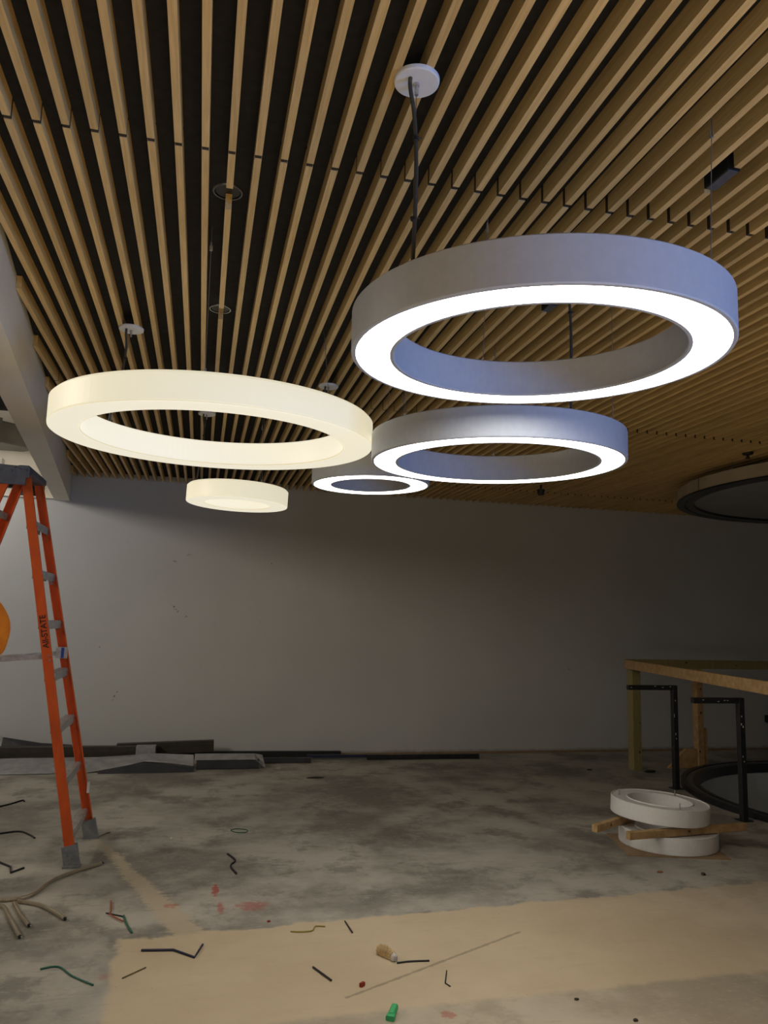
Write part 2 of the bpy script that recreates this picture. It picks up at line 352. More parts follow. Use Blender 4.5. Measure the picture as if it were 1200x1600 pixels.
# visible estimate: how large each piece shows
def px_size(x, y0, y1):
    best = 0
    for t in (0, .25, .5, .75, 1):
        p = Vector((x, y0+(y1-y0)*t, ZC))-Vector((0, 0, 1.5)); dz = p.dot(Fw)
        if dz < .3: continue
        u = 600+1207*p.dot(Rt)/dz; v = 800-1207*p.dot(Up)/dz
        if -90 < u < 1290 and -60 < v < 1600: best += (y1-y0)/dz/dz
    return best
pieces.sort(key=lambda q: -px_size(q[2], q[3], q[4]))
mesh_cache = {}
def slat_mesh(L):
    k = round(L, 3)
    if k not in mesh_cache:
        V, F = box_v(-SW/2, SW/2, 0, L, 0, ZP-ZC-.001); me = bpy.data.meshes.new('slat'); me.from_pydata(V, [], F); me.materials.append(M['oak']); mesh_cache[k] = me
    return mesh_cache[k]
for si, i, x, y0, y1 in pieces[:300]:
    o = bpy.data.objects.new('slat', slat_mesh(y1-y0)); COL.objects.link(o); o.parent = ceil; o.location = (x, y0, ZC-ZP)
rest = join(*[box_v(x-SW/2, x+SW/2, y0, y1, ZC, ZP-.001) for si, i, x, y0, y1 in pieces[300:]])
jn = []
for a in (2.32, 5.10, 7.88):
    for i in range(-20, 118):
        x = slat_x(i)
        if x-SW/2 > soff(a)+.02: jn.append(box_v(x-SW/2+.0015, x+SW/2-.0015, a-.0105, a+.0105, ZC+.003, ZP-.001))
jo = obj('joint_spacers', *join(*jn), 'joint', ceil, (0, 0, ZP)); jo['kind'] = 'stuff'
ro = obj('slat_field', *rest, 'oak', ceil, (0, 0, ZP)); ro['kind'] = 'stuff'

# ================================================================= PENDANTS
def pendant(name, label, c, n, R, Ri, h, ceil_pts, kind, ztop_can, nseg=3, group='ring pendants under the slat ceiling', seams=0.0, cord_bow=(0, 0)):
    c = Vector(c); x, y, z = frame(n)
    rt = root(name, c, label, 'pendant light', group); g = (c.x, c.y, c.z)
    if kind == 'white':
        t = .013
        hp = [(R-t, .004), (R-t, .0), (R-.003, 0), (R, .004), (R, h-.004), (R-.004, h), (Ri+.004, h), (Ri, h-.004), (Ri, .004), (Ri+.003, 0), (Ri+t, 0), (Ri+t, .004), (Ri+t, h-.02), (R-t, h-.02)]
        ob = obj('housing', *lathe(hp, c, n, 128), 'ring_coat', rt, g)
        gap = .0012/R
        for k in range(nseg):
            a = seams+2*PI*k/nseg
            obj('diffuser', *lathe([(Ri+t, .003), (R-t, .003), (R-t, .010), (Ri+t, .010)], c, n, 48, a+gap, a+2*PI/nseg-gap), 'dif_white', rt, g)
    else:
        s = .010
        op = [(R-s, .006), (R-.002, .006), (R, .010), (R, h-.012), (R-.012, h), (R-.04, h), (R-.04, h-.01), (R-s, h-.02)]
        obj('outer_shade', *lathe(op, c, n, 128), 'glow_side', rt, g)
        obj('seam', *lathe([(R-s, .003), (R-.002, .003), (R-.002, .006), (R-s, .006)], c, n, 128), 'glow_seam', rt, g)
        bp = [(Ri+.002, .003), (Ri+.006, 0), (R-.005, 0), (R-.001, .003), (R-.02, .006), (Ri+.02, .006)]
        obj('bottom_shade', *lathe(bp, c, n, 128), 'glow_bot', rt, g)
        obj('inner_seam', *lathe([(Ri, .002), (Ri+.002, .002), (Ri+.002, .006), (Ri, .006)], c, n, 128), 'glow_seam', rt, g)
        ip = [(Ri, .006), (Ri+.01, .006), (Ri+.01, h-.02), (Ri+.04, h-.01), (Ri+.04, h), (Ri+.008, h), (Ri, h-.008)]
        obj('inner_shade', *lathe(ip, c, n, 128), 'glow_bot', rt, g)
        obj('top_plate', *lathe([(Ri+.04, h-.012), (R-.04, h-.012), (R-.04, h-.004), (Ri+.04, h-.004)], c, n, 96), 'white_metal', rt, g)
    rm = (R+Ri)/2
    for k, (px, py) in enumerate(ceil_pts):
        d = Vector((px-c.x, py-c.y, 0)).normalized(); d = (d-z*d.dot(z)).normalized(); b = c+d*rm+z*h
        top = Vector((px, py, ZP if k else ztop_can-.008))
        cb = obj('cable', *tube([b, top], .0014, 5), 'cable', rt, g)
        obj('gripper', *tube([b-z*.002, b+Vector((0, 0, .028))], .005, 8), 'steel', cb, g)
        if k:
            e = top+(b-top).normalized()*.10
            obj('ceiling_gripper', *join(tube([e, e+Vector((0, 0, .020)), e+Vector((0, 0, .022)), e+Vector((0, 0, .034))], [.0055, .0055, .0035, .0035], 8)), 'steel', cb, g)
        else:
            cc = Vector((px, py, ztop_can))
            prof = [(.001, 0), (.058, 0), (.061, .002), (.062, .006), (.062, .012), (.001, .012)]
            can = obj('canopy', *lathe(prof, cc, seg=40, closed_profile=False), 'white_metal', rt, g, smooth=False)
            obj('cable_grip', *tube([cc+Vector((0, 0, .001)), cc-Vector((0, 0, .008)), cc-Vector((0, 0, .009)), cc-Vector((0, 0, .034))], [.008, .008, .0055, .0055], 10), 'steel', can, g)
            p0 = cc+Vector((-.022, -.018, 0)); m1 = cc*.8+b*.2+Vector((-.004+cord_bow[0], -.004+cord_bow[1], 0))
            pts = spline([p0, p0-Vector((0, 0, .03)), m1, cc*.5+b*.5+Vector((.004, -.005, 0)), b+Vector((0, -.008, .05)), b+Vector((0, -.008, 0))], 5)
            cord = obj('power_cord', *tube(pts, .0058, 8), 'cord', rt, g, smooth=True)
            for f in (.30, .72):
                q = cc.lerp(b, f)+Vector((0, -.004, 0)); obj('cable_tie', *join(tube([q-Vector((0, 0, .004)), q+Vector((0, 0, .004))], .009, 8), tube([q, q+Vector((.016, -.004, .002))], .002, 5)), 'tie', cord, g)
    return rt
def ring_pts(c, rm, angs): return [(c[0]+rm*math.cos(math.radians(a)), c[1]+rm*math.sin(math.radians(a))) for a in angs]
pendant('pendant_light', 'nearest ring pendant, blue-tinged white, lit only underneath', (.926, 2.049, 2.283), (-.017, -.025, 1), .548, .421, .122,
        [(.487, 1.844), (1.366, 1.80), (.939, 2.49)], 'white', ZC-.012, seams=math.radians(148))
pendant('pendant_light', 'large cream ring pendant glowing on all sides, left of the white rings', (.026, 3.652, 2.310), (.005, -.02, 1), .736, .600, .126,
        [(-.427, 4.0), (-.041, 2.926), (.554, 3.912)], 'cream', ZC-.012)
pendant('pendant_light', 'mid-sized white ring pendant hanging just below the nearest blue-tinged ring', (1.278, 3.256, 2.220), (-.010, -.016, 1), .573, .450, .127,
        ring_pts((1.278, 3.256), .515, (283, 200, 70, 328)), 'white', ZC-.012, seams=.4)
pendant('pendant_light', 'small cream ring pendant glowing on all sides, under the large cream ring', (.213, 5.575, 2.292), (.025, .005, 1), .358, .230, .122,
        [(-.035, 5.594)]+ring_pts((.213, 5.575), .29, (55, 300)), 'cream', ZC-.012)
pendant('pendant_light', 'small white ring pendant partly hidden between the cream ring and the mid-sized ring', (.966, 4.538, 2.31), (-.014, -.005, 1), .358, .231, .13,
        [(.702, 4.657)]+ring_pts((.966, 4.54), .295, (36, 276)), 'white', ZC-.012, seams=.9)

# large unlit drum over the floor opening
dc = Vector((6.24, 5.89, 2.745)); DR = 1.868
rt = root('drum_pendant', dc, 'large unlit round drum light with black rim above the floor opening', 'pendant light')
obj('drum_side', *lathe([(DR-.01, .008), (DR, .008), (DR, .125), (DR-.01, .125)], dc, seg=128), 'drum_side', rt, dc)
obj('top_plate', *lathe([(.001, .118), (DR-.01, .118), (DR-.01, .125), (.001, .125)], dc, seg=96), 'white_metal', rt, dc)
obj('outer_rim', *lathe([(DR-.07, 0), (DR+.006, 0), (DR+.006, .012), (DR-.07, .012)], dc, seg=128), 'black_trim', rt, dc)
obj('inner_rim', *lathe([(DR-.16, .004), (DR-.078, .004), (DR-.078, .03), (DR-.16, .03)], dc, seg=128), 'black_trim', rt, dc)
obj('face_panel', *lathe([(.001, .03), (DR-.05, .03), (DR-.05, .036), (.001, .036)], dc, seg=96), 'drum_face', rt, dc)
for a in (185, 215, 150, 240, 95, 300, 20):
    p = dc+Vector(((DR-.05)*math.cos(math.radians(a)), (DR-.05)*math.sin(math.radians(a)), .12))
    cb = obj('cable', *tube([p, (p.x, p.y, ZP)], .0016, 5), 'cable', rt, dc); obj('gripper', *tube([p, p+Vector((0, 0, .03))], .006, 6), 'steel', cb, dc)
for a in (200, 172, 228):
    p0 = dc+Vector(((DR+.001)*math.cos(math.radians(a)), (DR+.001)*math.sin(math.radians(a)), .0)); obj('side_joint', *tube([p0, p0+Vector((0, 0, .125))], .003, 4), 'tie', rt, dc)

# downlights, sprinkler, boxes in the ceiling
for k, (y, lab) in enumerate(((2.66, 'round recessed downlight in the slat gap nearest the camera'), (3.76, 'round recessed downlight above the front of the large cream ring'), (4.86, 'round recessed downlight half hidden behind the large cream ring'))):
    r = root('downlight', (.010, y, ZP), lab, 'downlight', 'recessed downlights'); g = (.010, y, ZP)
    obj('trim_ring', *lathe([(.046, -.001), (.047, -.005), (.053, -.005), (.056, -.001)], g, seg=40), 'dark_chrome', r, g)
    obj('baffle', *lathe([(.001, -.002), (.042, -.002), (.042, -.0005), (.001, -.0005)], g, seg=32), 'lens', r, g)
def jbox(x, y0, y1, lab):
    r = root('ceiling_box', (x, (y0+y1)/2, ZP), lab, 'junction box'); g = (x, (y0+y1)/2, ZP)
    obj('body', *box_v(x-.03, x+.014, y0, y1, ZC+.004, ZP-.001), 'tie', r, g); obj('cover', *box_v(x-.026, x+.010, y0+.005, y1-.005, ZC, ZC+.004), 'cap', r, g)
jbox(slat_x(20)+.008, 1.98, 2.10, 'small black box in a slat gap at the upper right')
jbox(slat_x(19)+.008, 3.115, 3.195, 'small black box seen through the nearest ring')
r = root('sprinkler', (4.33, 5.41, ZC), 'small dark sprinkler head poking from the slats at right', 'sprinkler'); g = (4.33, 5.41, ZC)
obj('escutcheon', *lathe([(.001, .0), (.045, .0), (.04, -.012), (.001, -.016)], g, seg=20, closed_profile=False), 'tie', r, g)
obj('stem', *tube([(4.33, 5.41, ZP), (4.33, 5.41, ZC-.04)], .012, 8), 'tie', r, g); obj('deflector', *lathe([(.001, -.04), (.022, -.04), (.022, -.044), (.001, -.044)], g, seg=16), 'tie', r, g)
r = root('track_head', (3.40, 7.40, ZC), 'small dark fitting hanging from the slats behind the mid-sized ring', 'light fitting'); g = (3.40, 7.40, ZC)
obj('stem', *tube([(3.40, 7.40, ZP), (3.40, 7.40, ZC-.05)], .012, 8), 'tie', r, g); obj('head', *lathe([(.001, -.11), (.03, -.11), (.042, -.05), (.001, -.05)], g, seg=16), 'tie', r, g)

# left area: linear lamp, duct
r = root('linear_lamp', (-2.6, 8.1, 2.86), 'bright linear lamp above the ladder cap at the left edge', 'lamp'); g = (-2.6, 8.1, 2.86)
obj('lamp_body', *box_v(-3.3, -1.965, 8.05, 8.17, 2.90, 2.97), 'white_metal', r, g); obj('lens', *box_v(-3.29, -1.97, 8.055, 8.165, 2.84, 2.90), 'lamp_glow', r, g)
for x in (-3.1, -2.15): obj('rod', *tube([(x, 8.11, 2.97), (x, 8.11, 3.6)], .006, 6), 'cable', r, g)
r = root('ceiling_duct', (-2.6, 7.2, 3.2), 'dim grey rectangular duct under the dark deck at left', 'duct'); g = (-2.6, 7.2, 3.2)
obj('duct_body', *beam((-3.9, 6.6, 3.28), (-1.92, 8.70, 3.28), .42, .22, bev=.01), 'duct', r, g)
for t in (.3, .6, .85):
    p = Vector((-3.9, 6.6, 3.28)).lerp(Vector((-1.92, 8.70, 3.28)), t); dd = Vector((1.98, 2.1, 0)).normalized()*.015
    obj('flange', *beam(p-dd, p+dd, .46, .26), 'duct', r, g)
    obj('hanger', *tube([p+Vector((0, 0, .12)), (p.x, p.y, 3.6)], .006, 6), 'cable', r, g)

# ================================================================= LADDER
FN0, FN1 = Vector((-.655, 5.115, 0)), Vector((-1.125, 5.20, 2.36))
FF0, FF1 = Vector((-.625, 5.75, 0)), Vector((-1.12, 5.60, 2.36))
RN0, RN1 = Vector((-1.95, 5.14, 0)), Vector((-1.235, 5.215, 2.36))
RF0, RF1 = Vector((-1.92, 5.72, 0)), Vector((-1.235, 5.59, 2.36))
g = Vector((-1.28, 5.43, 0))
lad = root('step_ladder', g, 'tall orange fibreglass step ladder with grey cap standing at the left', 'ladder')
def rail(p, q, side, W=.056, D=.024, t=.005):
    d = (q-p).normalized(); v = Vector((0, side, 0)); u = v.cross(d).normalized()
    if u.x < 0: u = -u
    pr = [(-W/2, 0), (W/2, 0), (W/2, -D), (W/2-t, -D), (W/2-t, -t), (-W/2+t, -t), (-W/2+t, -D), (-W/2, -D)]
    return extrude(pr, p, q, u, v)
rl = []
for p, q, s in ((FN0, FN1, -1), (FF0, FF1, 1)):
    e = p.lerp(q, .012); rl.append(obj('front_rail', *rail(e, q, s), 'orange', lad, g))
for p, q, s in ((RN0, RN1, -1), (RF0, RF1, 1)):
    e = p.lerp(q, .012); obj('rear_rail', *rail(e, q, s, .060, .026), 'orange', lad, g)
for p, q, s, nm in ((FN0, FN1, -1, 1), (FF0, FF1, 1, 1), (RN0, RN1, -1, 1), (RF0, RF1, 1, 1)):
    a = p+Vector((0, s*.006, .004)); b = p.lerp(q, .052)+Vector((0, s*.006, 0))
    sh = obj('shoe', *join(beam(a+Vector((0, -s*.02, 0)), b+Vector((0, -s*.02, 0)), .052, .088, up=(1, 0, 0), bev=.004), box_v(a.x-.05, a.x+.05, a.y-.045, a.y+.02, 0, .014) if s > 0 else box_v(a.x-.05, a.x+.05, a.y-.02, a.y+.045, 0, .014)), 'shoe', lad, g)
    for dz in (.05, .08): obj('rivet', *tube([Vector((p.lerp(q, dz/2.3).x, a.y+s*.004, dz)), Vector((p.lerp(q, dz/2.3).x, a.y+s*.012, dz))], .007, 8), 'steel', sh, g)
for k, zz in enumerate((.195, .505, .815, 1.125, 1.44, 1.75, 2.06)):
    t = zz/2.36; a = FN0.lerp(FN1, t); b = FF0.lerp(FF1, t); a.y += .004; b.y -= .004
    st = obj('step', *join(box_v(a.x-.026, a.x+.030, a.y, b.y, zz-.003, zz), box_v(a.x+.027, a.x+.030, a.y, b.y, zz-.05, zz-.003), box_v(a.x-.026, a.x-.023, a.y, b.y, zz-.05, zz-.003), box_v(a.x+.030, a.x+.033, a.y, b.y, zz-.022, zz-.010), *[box_v(a.x-.022+.009*i, a.x-.019+.009*i, a.y, b.y, zz, zz+.002) for i in range(6)]), 'alu', lad, g)
    for yy, dy in ((a.y, .09), (b.y, -.09)):
        if k in (0, 2, 3, 5): obj('brace', *beam((a.x, yy+dy, zz-.012), (a.x+.012, yy, zz-.07), .022, .004), 'alu', st, g)
for zz in (.35, .95, 1.55, 2.12):
    t = zz/2.36; a = RN0.lerp(RN1, t); b = RF0.lerp(RF1, t); obj('rear_brace', *beam((a.x, a.y+.004, zz), (b.x, b.y-.004, zz), .018, .045), 'alu', lad, g)
# cap
cp = [(-1.36, 2.345), (-1.095, 2.345), (-1.08, 2.355), (-1.08, 2.385), (-1.10, 2.405), (-1.15, 2.405), (-1.17, 2.40), (-1.36, 2.41), (-1.38, 2.40), (-1.38, 2.36)]
V = [(x, 5.165, z) for x, z in cp]+[(x, 5.635, z) for x, z in cp]; n = len(cp)
cap = obj('cap', V, [tuple(range(n)), tuple(range(n, 2*n))[::-1]]+[(i, n+i, n+(i+1) % n, (i+1) % n) for i in range(n)], 'cap', lad, g)
for y0, y1 in ((5.150, 5.166), (5.634, 5.648)):
    obj('cap_flange', *join(box_v(-1.36, -1.09, y0, y1, 2.325, 2.395), box_v(-1.27, -1.11, y0, y1, 2.28, 2.325)), 'cap', cap, g)
for x, z in ((-1.115, 2.375), (-1.15, 2.38), (-1.18, 2.39), (-1.20, 2.365), (-1.27, 2.37), (-1.31, 2.385)): obj('rivet', *tube([(x, 5.152, z), (x, 5.146, z)], .006, 8), 'steel', cap, g)
# spreaders
for (f0, f1, r0, r1, s) in ((FN0, FN1, RN0, RN1, 1), (FF0, FF1, RF0, RF1, -1)):
    a = f0.lerp(f1, 1.225/2.36)+Vector((0, s*.012, 0)); b = r0.lerp(r1, 1.20/2.36)+Vector((0, s*.012, 0)); m = a.lerp(b, .5)+Vector((0, s*.02, -.02))
    sp = obj('spreader', *join(beam(a, m+Vector((-.02, 0, 0)), .006, .028), beam(m+Vector((.02, s*.007, 0)), b+Vector((0, s*.007, 0)), .006, .028)), 'alu', lad, g)
    obj('hinge_rivet', *tube([m+Vector((0, -.012, 0)), m+Vector((0, .016, 0))], .009, 8), 'steel', sp, g)
    if s > 0:
        for dz in (-.012, .014): q = f0.lerp(f1, (1.215+dz)/2.36); obj('rivet', *tube([q+Vector((.012, .002, 0)), q+Vector((.012, -.004, 0))], .006, 8), 'steel', rl[0], g)
    else:
        br = obj('spreader_bracket', *join(box_v(a.x-.045, a.x+.028, a.y-.030, a.y-.022, a.z-.035, a.z+.04)), 'alu', lad, g)
        obj('sticker', *box_v(a.x-.012, a.x+.006, a.y-.0325, a.y-.030, a.z-.032, a.z+.036), 'blue', br, g)
q = FF0.lerp(FF1, .14); obj('sticker', *box_v(q.x+.022, q.x+.0385, q.y-.030, q.y-.006, .30, .37), 'white_bit', rl[1], g)
# handwriting on the near rail
tc = bpy.data.curves.new('t', 'FONT'); tc.body = 'AII-STATE'; tc.size = .05; tc.extrude = .0004; tc.space_character = .95; tc.offset = .0006
to = bpy.data.objects.new('t', tc); COL.objects.link(to); bpy.context.view_layer.update()
me = bpy.data.meshes.new_from_object(to.evaluated_get(bpy.context.evaluated_depsgraph_get())); bpy.data.objects.remove(to); me.materials.append(M['ink'])
tx = bpy.data.objects.new('marker_writing', me); COL.objects.link(tx); tx.parent = rl[0]
d = (FN1-FN0).normalized(); base = FN0.lerp(FN1, 1.275/2.36); nn = Vector((0, -1, 0)); nn = (nn-d*nn.dot(d)).normalized(); yv = nn.cross(d)
base = base+nn*.0012-yv*.018
mw = Matrix(((d.x, yv.x, nn.x, base.x-g.x), (d.y, yv.y, nn.y, base.y-g.y), (d.z, yv.z, nn.z, base.z-g.z), (0, 0, 0, 1))); tx.matrix_local = mw

# ================================================================= PERSON (at the left frame edge)
def skin_mesh(name, verts, edges, radii, rootv, m, parent, g, sub=2):
    me = bpy.data.meshes.new(name); me.from_pydata([tuple(Vector(v)) for v in verts], edges, []); ob = bpy.data.objects.new(name, me); COL.objects.link(ob)
    ob.modifiers.new('s', 'SKIN'); ob.modifiers.new('d', 'SUBSURF').levels = sub; ob.modifiers['d'].render_levels = sub
    sv = me.skin_vertices[0].data
    for i, r in enumerate(radii): sv[i].radius = (r, r) if isinstance(r, (int, float)) else r
    for i in range(len(verts)): sv[i].use_root = (i == rootv)
    bpy.context.view_layer.update()
    m2 = bpy.data.meshes.new_from_object(ob.evaluated_get(bpy.context.evaluated_depsgraph_get())); bpy.data.objects.remove(ob)
    m2.materials.clear(); m2.materials.append(M[m]); m2.transform(Matrix.Translation((0, 0, 0)))
    for p in m2.polygons: p.use_smooth = True
    o = bpy.data.objects.new(name, m2); COL.objects.link(o); o.parent = parent; return o
PX, PY = -1.312, 4.72
per = root('person', (PX, PY, 0), 'person in an orange shirt standing by the ladder at the left edge', 'person')
# facing +Y (towards the ladder), local coordinates: x right, y forward
Vb = [(0, 0, .98), (0, .0, 1.15), (0, .0, 1.32), (0, -.01, 1.46), (0, 0, 1.56), (0, .015, 1.66), (0, .02, 1.74),
      (.095, 0, .93), (.105, .02, .50), (.11, -.01, .10), (.115, .12, .045),
      (-.095, 0, .93), (-.105, .02, .50), (-.11, -.01, .10), (-.115, .12, .045),
      (.19, -.005, 1.455), (.18, .03, 1.18), (.08, .21, 1.20), (-.19, -.005, 1.455), (-.18, .03, 1.18), (-.08, .21, 1.20)]
Eb = [(0, 1), (1, 2), (2, 3), (3, 4), (4, 5), (5, 6), (0, 7), (7, 8), (8, 9), (9, 10), (0, 11), (11, 12), (12, 13), (13, 14), (3, 15), (15, 16), (16, 17), (3, 18), (18, 19), (19, 20)]
Rb = [(.125, .09), (.125, .09), (.15, .11), (.10, .08), .055, (.075, .09), (.07, .085), .085, .06, .045, .04, .085, .06, .045, .04, .055, .043, .028, .055, .043, .028]
skin_mesh('body', Vb, Eb, Rb, 0, 'skin', per, per.location)
Vs = [(0, 0, .84), (0, 0, 1.08), (0, 0, 1.33), (0, -.01, 1.45), (.185, -.005, 1.490), (.222, -.003, 1.42), (.200, .012, 1.24), (-.185, -.005, 1.490), (-.222, -.003, 1.42), (-.200, .012, 1.24)]
skin_mesh('shirt', Vs, [(0, 1), (1, 2), (2, 3), (3, 4), (4, 5), (5, 6), (3, 7), (7, 8), (8, 9)], [(.185, .14), (.165, .125), (.175, .13), (.125, .10), .080, .088, .060, .080, .088, .060], 0, 'shirt', per, per.location)
Vt = [(0, 0, 1.08), (0, 0, .90), (.095, 0, .78), (.105, .02, .50), (.11, -.01, .10), (-.095, 0, .78), (-.105, .02, .50), (-.11, -.01, .10)]
skin_mesh('trousers', Vt, [(0, 1), (1, 2), (2, 3), (3, 4), (1, 5), (5, 6), (6, 7)], [(.150, .112), (.17, .135), .105, .085, .072, .105, .085, .072], 1, 'jeans', per, per.location)
for s in (1, -1):
    skin_mesh('boot', [(s*.11, -.02, .13), (s*.11, -.02, .05), (s*.115, .07, .047), (s*.118, .15, .04)], [(0, 1), (1, 2), (2, 3)], [.058, .056, .05, .042], 1, 'boot', per, per.location)
    hx = s*.08; hv = [(hx, .21, 1.20), (hx-s*.045, .245, 1.205)]; he = [(0, 1)]; hr = [.026, (.036, .02)]
    for k, (dz, L) in enumerate(((.028, .055), (.010, .065), (-.009, .06), (-.026, .048))):
        b0 = len(hv); hv += [(hx-s*.07, .262, 1.205+dz), (hx-s*.105, .275-.002*k, 1.205+dz*1.1), (hx-s*(.105+L*.45), .262, 1.204+dz*1.1)]; he += [(1, b0), (b0, b0+1), (b0+1, b0+2)]; hr += [.010, .009, .008]
    b0 = len(hv); hv += [(hx-s*.035, .225, 1.245), (hx-s*.062, .225, 1.262)]; he += [(0, b0), (b0, b0+1)]; hr += [.011, .009]
    skin_mesh('hand', hv, he, hr, 0, 'skin', per, per.location, 1)
# head with face
hd = Vector((0, .015, 1.675)); V, F = [], []
NU, NV = 24, 16
for j in range(NV+1):
    th = PI*j/NV
    for i in range(NU):
        ph = 2*PI*i/NU; x = math.sin(th)*math.cos(ph); y = math.sin(th)*math.sin(ph); z = math.cos(th)
        sx = .076*(1-.18*max(0, -z)); sy = .097*(1-.10*max(0, -z)); yy = y*sy+(.012*max(0, -z) if y > 0 else 0)
        if y > .75 and abs(x) < .22: yy += .022*max(0, 1-abs(z+.12)*5)                    # nose
        if y > .7 and .2 < abs(x) < .55 and .0 < z < .28: yy -= .007                        # eye sockets
        V.append((hd.x+x*sx, hd.y+yy, hd.z+z*.118))
for j in range(NV):
    for i in range(NU): F.append((j*NU+i, (j+1)*NU+i, (j+1)*NU+(i+1) % NU, j*NU+(i+1) % NU))
head = obj('head', V, F, 'skin', per, (0, 0, 0), smooth=True)
for s in (1, -1):
    obj('ear', *lathe([(.001, -.004), (.022, -.006), (.030, .004), (.018, .008), (.001, .004)], (hd.x+s*.075, hd.y-.005, hd.z-.005), (s, -.2, 0), 14, closed_profile=False), 'skin', head, (0, 0, 0), smooth=True)
    obj('eye', *lathe([(.001, .012), (.007, .010), (.011, .003), (.012, -.004)], (hd.x+s*.030, hd.y+.078, hd.z+.012), (0, 1, 0), 12, closed_profile=False), 'white_bit', head, (0, 0, 0), smooth=True)
obj('mouth', *box_v(hd.x-.022, hd.x+.022, hd.y+.088, hd.y+.096, hd.z-.062, hd.z-.056), 'red_plastic', head, (0, 0, 0))
V2 = [(hd.x+(x-hd.x)*1.09, hd.y-.008+(y-hd.y)*1.08, hd.z+.006+(z-hd.z)*1.08) for x, y, z in V]
F2 = [f for f in F if all((V[i][2]-hd.z) > (-.045 if V[i][1]-hd.y < .02 else .055) for i in f)]
obj('hair', V2, F2, 'hair', head, (0, 0, 0), smooth=True)

# ================================================================= GUARD RAILS AND STACK AT RIGHT
def post_arm(x, y, zt, L, lab, grp):
    r = root('steel_bracket_post', (x, y, 0), lab, 'post', grp); g = (x, y, 0)
    p = obj('post', *beam((x, y, 0), (x, y, zt), .05, .05, up=(0, 1, 0), bev=.003), 'black_steel', r, g)
    a = obj('arm', *beam((x+.025, y, zt-.022), (x-L, y, zt-.022), .046, .044, bev=.003), 'black_steel', r, g)
    obj('base_plate', *box_v(x-.05, x+.05, y-.05, y+.05, 0, .008), 'black_steel', r, g)
    for i in range(9):
        if i < 5: q = Vector((x+random.uniform(-.02, .02), y-.0255, random.uniform(zt*.45, zt-.06))); v = box_v(q.x-.004, q.x+.005, q.y, q.y+.001, q.z-.006, q.z+random.uniform(.004, .02))
        else: q = Vector((x-random.uniform(.03, L), y-.0235, zt-.022+random.uniform(-.015, .015))); v = box_v(q.x-.008, q.x+.008, q.y, q.y+.001, q.z-.003, q.z+.003)
        obj('paint_splash', *v, 'splat', p if i < 5 else a, g)
post_arm(4.47, 6.74, .955, .49, 'black steel post with a bent arm, farther of the pair at the opening', 'steel posts at the opening')
post_arm(4.30, 5.58, .955, .435, 'black steel post with a bent arm, nearer of the pair beside the stacked rings', 'steel posts at the opening')
def lumber(name, p, q, w, h, lab, cat, m='lumber', grp=None, knots=3, up=(0, 0, 1)):
    p, q = Vector(p), Vector(q); r = root(name, (p+q)/2 if abs((q-p).z) < .3 else p, lab, cat, grp); g = r.location.copy()
    b = obj('board', *beam(p, q, w, h, up, bev=.004), m, r, g)
    d = (q-p).normalized(); s = d.cross(Vector(up)).normalized(); u = s.cross(d)
    if s.y > 0: s = -s
    for k in range(knots):
        c = p.lerp(q, (k+.5+random.uniform(-.3, .3))/knots)+s*(w/2+.0004)+u*random.uniform(-h*.3, h*.3); rr = random.uniform(.006, .012)
        V = [c+d*rr*1.4*math.cos(2*PI*i/10)+u*rr*math.sin(2*PI*i/10) for i in range(10)]; obj('knot', V, [tuple(range(10))], 'knot', b, g)
    return r
lumber('timber_post', (4.615, 7.69, 0), (4.615, 7.69, 1.06), .105, .10, 'thick greenish timber post at the left corner of the guard rail', 'post', 'lumber_green', knots=3, up=(1, 0, 0))
lumber('timber_post', (5.415, 7.72, 0), (5.415, 7.72, 1.06), .09, .075, 'slimmer timber post behind the two black steel posts', 'post', 'lumber', knots=3, up=(1, 0, 0))
lumber('guard_rail', (4.49, 7.63, 1.105), (3.745, 4.15, 1.105), .038, .092, 'light timber guard rail slanting towards the camera', 'rail', 'lumber', knots=9)
lumber('guard_rail', (4.52, 7.69, 1.107), (8.6, 7.80, 1.107), .038, .095, 'darker timber guard rail running along behind the steel posts', 'rail', 'lumber_green', knots=4)
r = root('timber_brace', (5.25, 7.72, 0), 'short slanted timber foot brace at the slimmer post', 'brace'); g = r.location.copy()
V = [(5.02, 7.70, 0), (5.37, 7.70, 0), (5.37, 7.70, .20), (5.24, 7.70, .20)]; V += [(x, y+.036, z) for x, y, z in V]
obj('board', V, box_v(0, 1, 0, 1, 0, 1)[1], 'lumber', r, g)
obj('cleat', *box_v(5.462, 5.50, 7.69, 7.75, 0, .42), 'lumber', r, g)

# stacked unlit rings
def floor_ring(c, n, lab, studs=True):
    r = root('ring_light_fixture', c, lab, 'light fixture', 'ring fixtures stacked on the floor'); c = Vector(c); R, Ri, h = .332, .216, .110; x, y, z = frame(n)
    obj('housing', *lathe([(Ri, 0), (R-.003, 0), (R, .004), (R, h-.002), (R-.006, h), (R-.012, h-.006), (Ri+.010, h-.006), (Ri+.005, h), (Ri, h-.002)], c, n, 96), 'white_metal', r, c)
    for a in ((35, 150, 265) if studs else ()):
        p = c+(x*math.cos(math.radians(a))+y*math.sin(math.radians(a)))*(R+Ri)/2+z*(h-.006); obj('stud', *tube([p, p+z*.012, p+z*.0125, p+z*.042], [.007, .007, .004, .004], 8), 'steel', r, c)
    return r
bd = [(2.976, 5.363), (2.849, 4.853), (3.489, 4.666), (3.62, 5.18)]
V = [(x, y, 0.0) for x, y in bd]+[(x, y, .008) for x, y in bd]
tag(obj('hardboard_sheet', V, box_v(0, 1, 0, 1, 0, 1)[1], 'ring_board', org=(3.2, 5.0, 0)), 'thin brown hardboard sheet lying under the stacked white rings', 'board')
floor_ring((3.285, 5.07, .009), (0, 0, 1), 'lower unlit white ring fixture resting on the brown hardboard', False)
